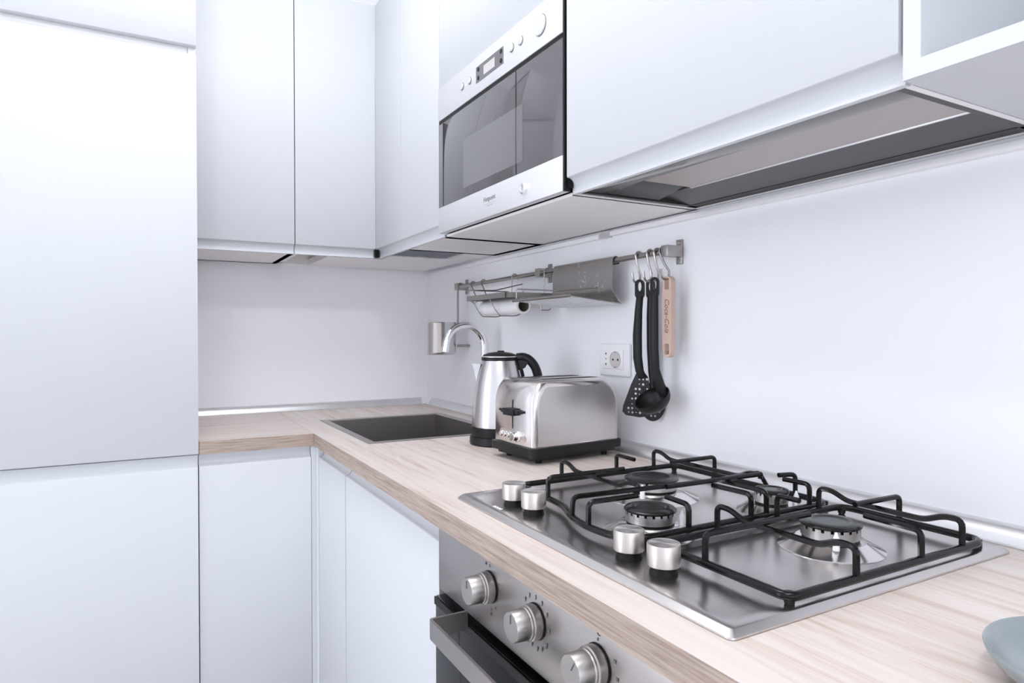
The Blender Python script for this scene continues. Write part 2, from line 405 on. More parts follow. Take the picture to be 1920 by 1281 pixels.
# ------------------------------------------------------------------ oven
ov = thing('built_in_oven', 'stainless steel built-in oven with three knobs below the hob', 'oven', (-.32, -1.82, .1))
OY0, OY1 = -2.119, -1.5235
obj('housing', box(-.572, -.04, OY0+.01, OY1-.01, .1, .863), 'gap', ov)
cp = obj('control_panel', box(-.590, -.573, OY0, OY1, .757, .8635, bev=.0015), 'steel_y', ov)
od = obj('oven_door', box(-.596, -.575, OY0, OY1, .15, .7465, bev=.002), 'black_glass', ov)
obj('door_top_rail', box(-.5985, -.5965, OY0+.001, OY1-.001, .733, .7455), 'dark', od)
h = bmesh.new()
HY0, HY1, HX = OY0+.128, -1.6525, -.657
strap([(-.598, HY1, .754), (HX+.004, HY1, .754), (HX+.001, HY1-.0006, .754), (HX, HY1-.004, .754), (HX, HY0+.004, .754), (HX+.001, HY0+.0006, .754), (HX+.004, HY0, .754), (-.598, HY0, .754)], (0, 0, .028), .0045, h)
obj('handle', h, 'steel_y', od)
KN = [(-1.712, .8225), (-1.839, .8215), (-1.969, .824)]
def oven_knob(y, z, ang):
    m = axis_mtx((-.5905, y, z), (-1, 0, 0))
    k = obj('knob', lathe([(0, 0), (.0215, 0), (.022, .001), (.022, .012), (.0205, .0135), (.0205, .0155), (.0195, .017), (.0188, .0345), (.0178, .0362), (0, .0362)], 40, m), 'satin', cp, 30)
    obj('knob_gasket', lathe([(.0215, -.0003), (.0228, -.0003), (.0228, .0012), (.0215, .0012)], 40, m, close=True), 'dark', k)
    c_, s_ = math.cos(ang), math.sin(ang)
    b = bmesh.new(); bx(b, -.0008, .0004, -.0006, .0006, .004, .015)
    bmesh.ops.transform(b, matrix=Matrix.Translation((-.5905-.0362, y, z)) @ Matrix.Rotation(ang, 4, 'X'), verts=b.verts[:])
    obj('pointer_line', b, 'print', k)
for (y, z), a in zip(KN, (0, 0, .55)): oven_knob(y, z, a)
def mark(y, z, w, hgt, rot=0, parent=cp, name='printed_mark'):
    b = box(-.0004, .0001, -w/2, w/2, -hgt/2, hgt/2)
    bmesh.ops.transform(b, matrix=Matrix.Translation((-.5905, y, z)) @ Matrix.Rotation(rot, 4, 'X'), verts=b.verts[:])
    return obj(name, b, 'print', parent)
def printed(items):
    for it in items: mark(*it)
y, z = KN[0]
printed([(y, z+.030, .0010, .0042), (y, z+.0375, .0014, .0050), (y+.012, z+.030, .0022, .0040), (y-.004, z-.031, .0010, .003), (y-.003, z-.038, .0022, .0042), (y-.018, z-.024, .0016, .003)])
y, z = KN[1]
printed([(y, z+.030, .0010, .006), (y, z+.040, .0024, .0044)])
for a in (-52, -28, 28, 55, 90, 128, 152, 172, 196):
    r_ = math.radians(a); yy, zz = y-math.sin(r_)*.0325, z+math.cos(r_)*.0325
    printed([(yy, zz, .0022, .0040, 0), (yy+.0004, zz-.0034, .0008, .0016, 0)])
y, z = KN[2]
text('printed_lettering', '\u00b0C', .0085, frame_mtx((-.5906, y, z+.0345), (0, -1, 0), (0, 0, 1)), 'print', cp)
printed([(y, z+.0275, .0016, .0030)])
for a in (62, 92, 122):
    r_ = math.radians(a); printed([(y-math.sin(r_)*.034, z+math.cos(r_)*.034, .0034, .0036, 0)])

# ------------------------------------------------------------------ wall cabinets
c = cabinet('wall_cabinet', 'white wall cabinet next to the tall cabinet, on the far wall', (-.75, -.16, UB))
obj('body', panels(-.8955, -.597, -.327, -.002, UB, UT, ('y0',)), 'carcass', c)
door(c, 'y', -.350, -.8955, -.5965, UB, UT, 'bottom')
c = cabinet('wall_cabinet', 'white open-bottomed dish drainer cabinet on the far wall, by the corner', (-.46, -.16, UB))
obj('body', panels(-.594, -.332, -.327, -.002, UB+.004, UT, ('y0', 'z0')), 'carcass', c)
obj('shelf', box(-.575, -.335, -.325, -.022, 1.50, 1.512), 'carcass', c)
obj('bracket', box(-.5755, -.5735, -.315, -.05, UB+.006, 1.475), 'nickel', c)
door(c, 'y', -.350, -.5935, -.3295, UB, UT, 'bottom')
bm = box(-.488, -.026, -.326, -.016, 1.4405, 1.4445)
bx(bm, -.488, -.484, -.326, -.016, 1.4445, 1.462); bx(bm, -.303, -.026, -.436, -.3262, 1.4405, 1.4445)
o = obj('drip_tray', bm, 'carcass'); tag(o, 'grey-white drip tray slung under the corner dish drainer cabinet', 'tray')
c = cabinet('wall_cabinet', 'narrow white corner wall cabinet with open dark underside, right-hand run', (-.16, -.48, UB))
obj('body', panels(-.306, -.002, -.606, -.354, UB+.006, UT, ('x0', 'z0', 'y1')), 'carcass', c)
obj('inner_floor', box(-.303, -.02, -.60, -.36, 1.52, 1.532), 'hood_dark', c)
obj('rear_ledge', box(-.100, -.003, -.6055, -.438, UB, UB+.006), 'carcass', c)
obj('inner_panel', box(-.27, -.12, -.598, -.585, UB+.004, 1.50), 'nickel', c)
door(c, 'x', -.329, -.606, -.3506, UB, UT, 'bottom')
obj('corner_gap_shade', box(-.3325, -.3165, -.3535, -.338, UB+.0025, 1.4715), 'dark', c)  # black box put in for the shade inside the open corner gap
c = cabinet('wall_cabinet', 'white wall cabinet left of the microwave, right-hand run', (-.16, -.76, UB))
obj('body', panels(-.306, -.002, -.9095, -.6075, UB, UT, ('x0',)), 'carcass', c)
door(c, 'x', -.329, -.9095, -.6075, UB, UT, 'bottom')
c = cabinet('wall_cabinet', 'white wall cabinet that houses the microwave, with a door above it', (-.16, -1.21, UB))
obj('body', panels(-.311, -.002, -1.5175, -.9098, UB, UT, ('x0',), .006), 'carcass', c)
door(c, 'x', -.329, -1.5135, -.9115, 1.8345, UT)
hc = cabinet('wall_cabinet', 'white wall cabinet above the hob holding the extractor hood', (-.16, -1.83, UB))
bm = panels(-.3075, -.002, -2.1405, -1.518, UB, UT, ('x0', 'z0'), .008)
obj('body', bm, 'carcass', hc)
obj('inner_top', box(-.30, -.012, -2.13, -1.528, 1.56, 1.57), 'carcass', hc)
door(hc, 'x', -.329, -2.1375, -1.519, UB, UT, 'bottom')
obj('end_gap_shade', box(-.3265, -.314, -1.5185, -1.5158, UB+.013, 1.4715), 'dark', hc)  # black sliver standing in for the shadow gap at the door's end
c = cabinet('open_shelf_cabinet', 'white open wall shelf unit right of the extractor cabinet', (-.16, -2.45, UB))
bm = panels(-.329, -.002, -2.75, -2.1425, UB, UT, ('x0', 'x1', 'z0'))
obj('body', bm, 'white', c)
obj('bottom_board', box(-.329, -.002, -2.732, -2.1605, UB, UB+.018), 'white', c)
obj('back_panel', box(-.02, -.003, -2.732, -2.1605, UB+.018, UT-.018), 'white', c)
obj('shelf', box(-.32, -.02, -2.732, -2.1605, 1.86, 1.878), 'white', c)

# ------------------------------------------------------------------ extractor hood
hd = thing('extractor_hood', 'built-in extractor hood with mesh filter and smoked glass visor above the hob', 'extractor hood', (-.17, -1.83, 1.4445))
HA, HB = -2.131, -1.5275
bm = bmesh.new()
bx(bm, -.3065, -.0125, HB-.012, HB, UB+.0015, 1.474); bx(bm, -.3065, -.0125, HA, HA+.010, UB+.0015, 1.474)
bx(bm, -.040, -.0125, HA, HB, UB+.0015, 1.449)
bx(bm, -.3065, -.0125, HA, HB, 1.474, 1.480)
obj('housing', bm, 'hood_dark', hd)
obj('side_tray', prism([(HB-.013, 1.449), (HB-.018, 1.4465), (-1.628, 1.462), (-1.628, 1.468), (HB-.013, 1.468)], 'x', -.305, -.128), 'hood_grey', hd)
obj('rear_panel', prism([(-.126, 1.456), (-.041, 1.4455), (-.041, 1.451), (-.126, 1.462)], 'y', HA+.011, HB-.013), 'hood_grey', hd)
fl = obj('mesh_filter', box(-.300, -.1315, HA+.012, -1.632, 1.4545, 1.458), 'mesh', hd)
obj('filter_edge', box(-.1310, -.1265, HA+.012, -1.632, 1.4525, 1.4585, bev=.001), 'alu', hd)
vs = obj('visor', box(-.3065, -.262, HA+.0105, HB-.0125, 1.4465, 1.4495, bev=.001), 'visor', hd)
bm = bmesh.new(); tube([(-.245, -1.548, 1.453), (-.245, -1.615, 1.456)], .004, 8, bm=bm)
obj('slide_rail', bm, 'nickel', hd)

# ------------------------------------------------------------------ microwave
mw = thing('microwave', 'built-in microwave with mirrored glass door and steel control strip', 'microwave', (-.2, -1.21, 1.449))
MY0, MY1 = -1.5105, -.9145
obj('housing', box(-.316, -.02, MY0+.012, MY1-.012, 1.452, 1.826), 'dark', mw)
fc = obj('control_fascia', box(-.334, -.317, MY0, MY1, 1.7455, 1.8315, bev=.0012), 'steel_pale', mw)
obj('gap_strip', box(-.3315, -.3165, MY0, MY1, 1.7362, 1.7453), 'dark', mw)
dr = obj('door', box(-.333, -.3165, MY0, MY1, 1.5175, 1.7360, bev=.001), 'mw_glass', mw)
obj('window', box(-.3336, -.3328, -1.362, -1.071, 1.540, 1.6585), 'mw_window', dr)
obj('door_joint', box(-.3334, -.3326, -.9455, -.9435, 1.5185, 1.735), 'dark', dr)
obj('door_joint', box(-.3340, -.3326, -1.3345, -1.3330, 1.5185, 1.735), 'dark', dr)
lp = obj('lower_fascia', box(-.334, -.317, MY0, MY1, 1.4495, 1.5170, bev=.0012), 'steel_pale', mw)
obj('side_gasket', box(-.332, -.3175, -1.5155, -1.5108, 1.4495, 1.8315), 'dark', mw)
mx = lambda y, z: axis_mtx((-.334, y, z), (-1, 0, 0))
dp = obj('display', box(-.3348, -.3338, -1.2805, -1.1455, 1.7705, 1.8075), 'display', fc)
obj('lcd', box(-.3352, -.3346, -1.2405, -1.186, 1.7775, 1.7985), 'lcd', dp)
for y in (-1.158, -1.2705):
    for z in (1.7995, 1.7795): obj('touch_mark', lathe([(0, 0), (.0052, 0), (.0052, .0007), (0, .0007)], 16, axis_mtx((-.3347, y, z), (-1, 0, 0))), 'dark', dp)
for y, r in ((-1.0677, .0078), (-1.1103, .0078), (-1.3178, .0085), (-1.3564, .0085), (-1.4343, .020)):
    b_ = obj('button', lathe([(0, 0), (r, 0), (r, .0035), (r-.001, .0045), (0, .0045)], 28, mx(y, 1.7895)), 'steel_pale', fc, 30)
    obj('button_seat', lathe([(r, -.0002), (r+.0010, -.0002), (r+.0010, .0006), (r, .0006)], 28, mx(y, 1.7895), close=True), 'gap', b_)
obj('door_button', lathe([(0, 0), (.0115, 0), (.0115, .006), (.0105, .0075), (.0085, .008), (0, .0055)], 32, mx(-1.3709, 1.481)), 'chrome', lp, 30)
fm = lambda y, z: frame_mtx((-.3341, y, z), (0, -1, 0), (0, 0, 1))
text('lettering', 'Hotpoint', .0158, fm(-1.2115, 1.4905), 'print', lp)
obj('logo_line', box(-.3344, -.334, -1.243, -1.181, 1.4795, 1.4800), 'print_lt', lp)
text('lettering', 'ARISTON', .0062, fm(-1.2115, 1.4745), 'print_lt', lp, space=1.15)

# ------------------------------------------------------------------ sink and tap
sk = thing('sink', 'square-cornered stainless steel sink sunk into the corner of the worktop', 'sink', (-.31, -.61, .72))
bm = bmesh.new()
def ring(x0, x1, y0, y1, z): return [bm.verts.new((x, y, z)) for x, y in ((x0, y0), (x1, y0), (x1, y1), (x0, y1))]
RW = .021
rs = [ring(SX0-RW, SX1+RW, SY0-RW, SY1+RW, .9003), ring(SX0-RW, SX1+RW, SY0-RW, SY1+RW, .9014), ring(SX0+.001, SX1-.001, SY0+.001, SY1-.001, .9014),
      ring(SX0+.002, SX1-.002, SY0+.002, SY1-.002, .899), ring(SX0+.004, SX1-.004, SY0+.004, SY1-.004, .725),
      ring(SX0+.001, SX1-.001, SY0+.001, SY1-.001, .722), ring(SX0-.001, SX1+.001, SY0-.001, SY1+.001, .8995)]
for k, (A, B) in enumerate(zip(rs, rs[1:])):
    if k == 4: continue
    for i in range(4):
        f = bm.faces.new((A[i], A[(i+1) % 4], B[(i+1) % 4], B[i])); f.material_index = 1 if k in (0, 1, 2) else 0
bm.faces.new(rs[4]); bm.faces.new(rs[5])
finish(bm, 20); obj('basin', bm, ['sink', 'steel_y'], sk, norm=False)
obj('drain', lathe([(0, .7262), (.028, .7262), (.040, .7285), (.042, .7256), (0, .7252)], 32, Matrix.Translation((-.305, -.615, 0))), 'chrome', sk)
obj('overflow', box(SX1-.0075, SX1-.0035, -.76, -.72, .858, .872), 'chrome', sk)

fa = thing('kitchen_tap', 'chrome swan-neck kitchen tap behind the kettle', 'tap', (-.062, -.640, .9))
P = [(-.062, -.640, .93), (-.062, -.640, 1.145)]
for i in range(1, 13):
    a = PI*i/12*.93
    P.append((-.062-.0665*(1-math.cos(a)), -.640, 1.145+.0665*math.sin(a)))
P.append((P[-1][0]-.003, -.640, P[-1][2]-.018))
obj('spout', tube(P, .0115, 16), 'chrome', fa)
obj('aerator', tube([P[-1], (P[-1][0]-.0025, -.640, P[-1][2]-.014)], .0128, 16), 'chrome', fa)
obj('base', lathe([(0, 0), (.026, 0), (.026, .004), (.022, .007), (.0205, .045), (.013, .05), (0, .05)], 32, Matrix.Translation((-.062, -.640, .9003))), 'chrome', fa)
obj('lever', tube([(-.062, -.660, .925), (-.062, -.672, .93), (-.058, -.715, .952)], [.007, .006, .0045], 10), 'chrome', fa)

# ------------------------------------------------------------------ hob
hb = thing('gas_hob', 'four-burner stainless steel gas hob set on the worktop', 'hob', (-.3, -1.81, .9))
bm = bmesh.new()
HX0, HX1, HYa, HYb = -.551, -.0455, -2.119, -1.5085
def loop(ins, r, z, n=6): return [bm.verts.new((x, y, z)) for x, y in rrect(HX0+ins, HX1-ins, HYa+ins, HYb-ins, r, n)]
ls = [loop(0, .008, .9006), loop(.0003, .008, .9025), loop(.0065, .005, .9075), loop(.0085, .005, .9083), loop(.017, .012, .9083), loop(.024, .020, .9076), loop(.034, .03, .9066)]
for A, B in zip(ls, ls[1:]):
    for i in range(len(A)): bm.faces.new((A[i], A[(i+1) % len(A)], B[(i+1) % len(B)], B[i]))
bm.faces.new(ls[-1]); bm.faces.new(ls[0][::-1])
plate = obj('hob_plate', bm, 'hob', hb, 35)
HZ = .9066
# pale maker's mark printed by the front left corner
for i, (yy, wd) in enumerate(((-1.6175, .0035), (-1.624, .0045), (-1.631, .0045), (-1.6375, .0035))):
    b = curve_plate(circle(0, 0, .0035, 12, .0027), [circle(0, 0, .0018, 10, .0012)] if i in (1, 2) else [], .0003, Matrix.Translation((-.533, yy, .9085)))
    obj('printed_mark', b, 'print_white', plate)
def burner(x, y, r, skirt, h=.012):
    T = Matrix.Translation((x, y, HZ))
    s = obj('burner_skirt', lathe([(skirt, -.0004), (skirt, .0006), (skirt*.97, .0012), (skirt*.72, h*.8), (skirt*.66, h), (r*.6, h), (r*.6, 0)], 56, T), 'chrome_soft', hb, 32)
    z0 = h+.003
    obj('gas_cup', lathe([(0, h), (r*.96, h), (r*.96, z0), (0, z0)], 40, T), 'dark', s)
    # ring with flame notches
    bm = bmesh.new(); n = 60
    prof = [(r*.6, z0), (r*.97, z0), (r, z0+.001), (r, z0+.011)]
    lathe(prof, n, T, bm); top = []
    for i in range(n):
        a0, a1 = 2*PI*(i+.08)/n, 2*PI*(i+(.92 if i % 3 else .55))/n
        if i % 3 == 0: continue
        q = []
        for zz in (z0+.0108, z0+.0142):
            for aa in (2*PI*i/n, 2*PI*(i+1)/n):
                for rr in (r*.62, r*1.0): q.append(bm.verts.new(T @ Vector((rr*math.cos(aa), rr*math.sin(aa), zz))))
        for f in ((0, 1, 3, 2), (4, 6, 7, 5), (1, 5, 7, 3), (0, 2, 6, 4), (0, 4, 5, 1), (2, 3, 7, 6)): bm.faces.new([q[k] for k in f])
    lathe([(r*.6, z0+.0109), (r, z0+.0109)], n, T, bm)
    obj('burner_ring', bm, 'burner_alu', s, 25)
    zc = z0+.0144
    obj('burner_cap', lathe([(0, zc), (r*1.0, zc), (r*1.045, zc+.001), (r*1.05, zc+.0028), (r*.98, zc+.0048), (r*.74, zc+.0060), (r*.66, zc+.0060), (r*.60, zc+.0046), (r*.5, zc+.0044), (0, zc+.0050)], 56, T), 'cap', s, 40)
M['chrome_soft'] = mat('pressed_bright_steel', (.72, .70, .69), .17, 1)
M['burner_alu'] = mat('burner_aluminium', (.62, .60, .585), .3, 1)
burner(-.268, -1.684, .043, .078)
burner(-.402, -1.836, .0345, .066)
burner(-.166, -1.845, .0255, .052)
burner(-.246, -2.003, .0355, .064)
for x, y in ((-.318, -1.72), (-.371, -1.866), (-.137, -1.868), (-.28, -2.035)):
    obj('igniter', lathe([(0, 0), (.004, 0), (.004, .014), (.0025, .018), (.0012, .022), (0, .022)], 12, Matrix.Translation((x, y, HZ+.010))), 'plastic', hb)
for y in (-1.6165, -1.6785, -1.907, -1.9695):
    T = Matrix.Translation((-.4975, y, 0))
    k = obj('knob', lathe([(0, .9165), (.0185, .9165), (.0192, .9172), (.0192, .9410), (.0188, .9418), (.0176, .9420), (.0176, .9414), (0, .9414)], 48, T), 'knob', hb, 30)
    obj('knob_stem', lathe([(0, HZ), (.0165, HZ), (.0165, .909), (.0150, .9115), (.0150, .9166), (0, .9166)], 32, T), 'dark', k)
    obj('knob_face', lathe([(0, .9415), (.0174, .9415), (.0174, .9417), (.001, .9419), (0, .9419)], 64, T), 'spun', k, 60)
    # small pointer ridge on the plate
ZF, ZT, ZD = .9175, .9515, .9415
def grate(label, loop_pts, rods, feet, loc):
    g = thing('pan_support', label, 'pan support', loc, group='pan supports on the hob')
    obj('frame', tube(loop_pts, .0050, 10, .022, True), 'enamel', g)
    for p, r in rods: obj('finger', tube(p, r, 8, .009), 'enamel', g)
    for x, y in feet: obj('foot', lathe([(0, HZ+.0003), (.004, HZ+.0003), (.0055, HZ+.003), (.0055, ZF+.003), (0, ZF+.004)], 12, Matrix.Translation((x, y, 0))), 'nylon', g)
    return g
RR = .0039
def fin(base, tip, mids=()):
    x, y = base; a = (x, y, ZF)
    dx, dy = tip[0]-x, tip[1]-y
    return ([a, (x, y, ZT)] + [(tip[0], tip[1], ZT)], RR)
def mrod(x, ya, yb, xe=None, down=ZF):
    xe = x if xe is None else xe; s = -1 if yb < ya else 1; L = abs(yb-ya)
    f = lambda t, z: (x+(xe-x)*t/L, ya+s*t, z)
    return ([f(0, ZF), f(0, ZT), f(.022, ZT), f(.046, ZD), f(L-.046, ZD), f(L-.022, ZT), f(L, ZT), f(L, down)], RR)
grate('black wire pan support spanning the left three burners', 
      [(-.436, -1.543, ZF), (-.085, -1.543, ZF), (-.085, -1.886, ZF), (-.452, -1.886, ZF), (-.484, -1.862, ZF), (-.489, -1.80, ZF), (-.476, -1.745, ZF), (-.455, -1.70, ZF), (-.450, -1.640, ZF), (-.447, -1.56, ZF)],
      [fin((-.452, -1.648), (-.303, -1.654)),
       mrod(-.357, -1.543, -1.762, -.362, ZT-.006),
       ([(-.480, -1.757, ZF), (-.480, -1.760, ZT-.004), (-.36, -1.770, ZT-.004), (-.22, -1.783, ZT-.004), (-.11, -1.774, ZT-.004), (-.085, -1.772, ZF)], RR),
       fin((-.488, -1.809), (-.405, -1.812)),
       fin((-.378, -1.886), (-.374, -1.838)),
       fin((-.258, -1.886), (-.264, -1.818)),
       fin((-.226, -1.886), (-.229, -1.784)),
       ([(-.350, -1.811, ZT+.006), (-.157, -1.818, ZT+.006)], RR),
       fin((-.232, -1.543), (-.234, -1.598)),
       mrod(-.140, -1.543, -1.802, -.140, ZT-.006),
       fin((-.085, -1.650), (-.193, -1.650)),
       fin((-.085, -1.826), (-.116, -1.818)),
       fin((-.130, -1.886), (-.134, -1.842))],
      [(-.43, -1.546), (-.089, -1.546), (-.089, -1.882), (-.455, -1.884)], (-.28, -1.71, HZ))
grate('black wire pan support over the single right burner',
      [(-.455, -1.908, ZF), (-.455, -2.098, ZF), (-.448, -2.106, ZF), (-.10, -2.106, ZF), (-.085, -2.096, ZF), (-.085, -1.908, ZF)],
      [fin((-.455, -1.992), (-.277, -1.995)),
       mrod(-.348, -1.908, -2.106),
       fin((-.226, -2.106), (-.222, -2.034)),
       mrod(-.138, -1.908, -2.106),
       fin((-.085, -1.997), (-.182, -1.994)),
       fin((-.230, -1.908), (-.230, -1.945))],
      [(-.452, -1.912), (-.448, -2.100), (-.095, -2.102), (-.09, -1.912)], (-.27, -2.0, HZ))

# ------------------------------------------------------------------ kettle
kt = thing('electric_kettle', 'brushed steel electric kettle with black base and handle', 'kettle', (-.214, -1.034, .9), math.radians(-29), world=False)
obj('power_base', lathe([(0, .0004), (.076, .0004), (.0785, .003), (.0775, .019), (.076, .021), (0, .021)], 48), 'nylon', kt)
obj('lower_band', lathe([(0, .0215), (.0735, .0215), (.0738, .023), (.0728, .0455), (0, .0455)], 48), 'nylon', kt)
PR = [(.0722, .046), (.0722, .050), (.0705, .085), (.0665, .125), (.060, .165), (.0525, .196), (.0465, .2145)]
obj('body', lathe(PR+[(.045, .2145), (0, .2145)], 64), 'steel_z', kt)
obj('lid_ring', lathe([(0, .2147), (.0470, .2147), (.0475, .2165), (.0470, .2235), (0, .2235)], 48), 'nylon', kt)
obj('lid_band', lathe([(.0462, .2237), (.0468, .2237), (.0465, .2258), (.0455, .2258)], 48, close=True), 'alu', kt)
obj('lid', lathe([(0, .226), (.0450, .226), (.042, .2295), (.030, .234), (.014, .2365), (0, .237)], 48), 'nylon', kt)
bm = bmesh.new(); bx(bm, -.006, .012, -.008, .008, .2355, .240, bev=.002); obj('lid_catch', bm, 'nylon', kt)
# V-shaped pouring spout on the -x side
bm = bmesh.new()
A = [(-.0475, -.022, .206), (-.072, 0, .207), (-.0475, .022, .206)]; B = [(-.053, -.010, .190), (-.0665, 0, .188), (-.053, .010, .190)]; Cc = [(-.0605, 0, .158)]
va = [bm.verts.new(p) for p in A]; vb = [bm.verts.new(p) for p in B]; vc = bm.verts.new(Cc[0])
for i in range(2): bm.faces.new((va[i], vb[i], vb[i+1], va[i+1])); bm.faces.new((vb[i], vc, vb[i+1]))
bm.faces.new((va[0], va[1], va[2])); bm.faces.new((va[0], va[2], vb[2], vb[0])); bm.faces.new((vb[0], vb[2], vc))
obj('spout', bm, 'chrome', kt)
hp = [(.044, 0, .221), (.062, 0, .2235), (.078, 0, .216), (.091, 0, .200), (.099, 0, .178), (.101, 0, .152), (.098, 0, .12), (.090, 0, .095), (.072, 0, .085)]
obj('handle', tube(rounded(hp, .01, 3), .0125, 12, flat=(1.15, .95)), 'nylon', kt)
obj('handle_web', prism([(.046, .221), (.062, .2225), (.076, .213), (.066, .196), (.0535, .190)], 'y', -.011, .011), 'nylon', kt)
obj('handle_strip', tube([(.0485, 0, .214), (.0575, 0, .186), (.0655, 0, .150), (.071, 0, .10)], .0045, 8), 'nylon', kt)

# ------------------------------------------------------------------ toaster
TL, TW, TH = .250, .158, .181
ts = thing('toaster', 'two-slot brushed steel toaster with black lever beside the kettle', 'toaster', (-.176, -1.247, .9), math.radians(5.2), world=False)
hl, hw = TL/2, TW/2
obj('base', prism(rrect(-hl+.004, hl-.004, -hw+.004, hw-.004, .014), 'z', .011, .0192), 'nylon', ts)
bm = bmesh.new(); prism(rrect(-hl-.0075, hl+.0075, -hw-.0065, hw+.0065, .016), 'z', .0192, .0365, bm=bm)
obj('base_skirt', bm, 'nylon', ts)
for sx in (-1, 1):
    for sy in (-1, 1): obj('foot', lathe([(0, .0003), (.007, .0003), (.008, .0112), (0, .0112)], 14, Matrix.Translation((sx*(hl-.03), sy*(hw-.022), 0))), 'nylon', ts)
def tprof(ins, z0=.037):
    top = TH-ins; r = .058-ins*.6
    p = [(-hl+ins, z0)]
    for i in range(11):
        a = PI-PI/2*i/10; p.append((-hl+ins+.62*r+.62*r*math.cos(a), top-r+r*math.sin(a)))
    for i in range(11):
        a = PI/2-PI/2*i/10; p.append((hl-ins-.9*r+.9*r*math.cos(a), top-r+r*math.sin(a)))
    p.append((hl-ins, z0)); return p
# shell: rounded-edge loft from side to side
bm = bmesh.new(); secs = []
for yy, ins in ((-hw+.0, .012), (-hw+.0012, .0065), (-hw+.004, .0025), (-hw+.009, .0), (-.0012, 0), (.0012, 0), (hw-.009, 0), (hw-.004, .0025), (hw-.0012, .0065), (hw, .012)):
    secs.append([bm.verts.new((x, yy, z)) for x, z in tprof(ins)])
for A, B in zip(secs, secs[1:]):
    for i in range(len(A)-1): bm.faces.new((A[i], A[i+1], B[i+1], B[i]))
    bm.faces.new((A[0], B[0], B[-1], A[-1]))
bm.faces.new(secs[0]); bm.faces.new(secs[-1][::-1])
sh = obj('shell', bm, 'toast_end', ts, 32) if False else None
M['toast_end'] = brushed('toaster_polished_steel', (.74, .70, .68), .17, (4, 150, 4), .05)
M['toast_side'] = brushed('toaster_satin_steel', (.68, .645, .63), .34, (4, 60, 240), .03)
sh = obj('shell', bm, 'toast_end', ts, 32)
for s in (-1, 1):
    pp = tprof(.0135, .040); bm = prism(pp, 'y', s*(hw-.001), s*(hw+.0012)); obj('side_panel', bm, 'toast_side', ts, 30)
for s in (-1, 1): obj('bread_slot', box(-.075, .085, s*.034-.0135, s*.034+.0135, TH-.0006, TH+.0008, bev=.0004), 'gap', ts)
for s in (-1, 1): obj('slot_rim', prism(rrect(-.084, .094, s*.034-.019, s*.034+.019, .008), 'z', TH-.001, TH+.0003), 'toast_end', ts)
obj('lever_slit', box(-hl-.0008, -hl+.02, -.0019, .0019, .072, .136), 'gap', ts)
bm = bmesh.new()
bx(bm, -hl-.007, -hl-.001, -.046, .046, .1085, .1140, bev=.0015); bx(bm, -hl-.010, -hl-.001, -.034, .034, .1060, .1150, bev=.0015)
bx(bm, -hl-.014, -hl-.001, -.020, .020, .1015, .1175, bev=.002)
obj('lever', bm, 'nylon', ts)
xk = lambda y, z: axis_mtx((-hl+.0004, y, z), (-1, 0, 0))
obj('button_plate', prism([(y_, z_) for y_, z_ in rrect(-.052, .052, .0455, .0685, .011)], 'x', -hl-.0012, -hl+.004), 'toast_end', ts)
for yy in (.041, .027, .012): obj('button', lathe([(0, 0), (.0062, 0), (.0062, .005), (.005, .0068), (0, .0070)], 20, xk(yy, .057)), 'chrome', ts)
kb = obj('browning_knob', lathe([(0, 0), (.0125, 0), (.0125, .004), (.0095, .006), (.0088, .016), (.0075, .0172), (0, .0172)], 28, xk(-.021, .057)), 'chrome', ts)
obj('knob_grip', box(-hl-.022, -hl-.0165, -.0232, -.0188, .049, .065, bev=.001), 'satin', kb)

# ------------------------------------------------------------------ wall socket
so = thing('wall_socket', 'white wall socket plate with round earthed outlet behind the toaster', 'socket', (0, -1.246, 1.118))
SYa, SYb, SZa, SZb = -1.3055, -1.187, 1.0785, 1.1585
obj('plate', box(-.0085, -.0005, SYa, SYb, SZa, SZb, bev=.004, seg=3), 'plastic', so)
obj('module', box(-.0105, -.0086, -1.2845, -1.2015, 1.0965, 1.1425, bev=.0008), 'plastic', so)
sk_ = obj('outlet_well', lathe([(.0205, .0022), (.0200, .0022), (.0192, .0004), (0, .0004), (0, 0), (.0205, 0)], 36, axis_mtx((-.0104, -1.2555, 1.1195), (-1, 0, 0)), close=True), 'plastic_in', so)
for s in (-1, 1): obj('pin_hole', lathe([(0, 0), (.0026, 0), (.0026, .0006), (0, .0006)], 12, axis_mtx((-.0107, -1.2555+s*.0095, 1.1195), (-1, 0, 0))), 'dark', so)
for s in (-1, 1): obj('earth_clip', box(-.0128, -.0104, -1.2575, -1.2535, 1.1195+s*.0185-.0012, 1.1195+s*.0185+.0012), 'nickel', so)
for z, hh in ((1.1335, .0050), (1.1205, .0024), (1.1075, .0050)): obj('pin_hole', box(-.0110, -.0104, -1.2190, -1.2160, z-hh/2, z+hh/2), 'dark', so)

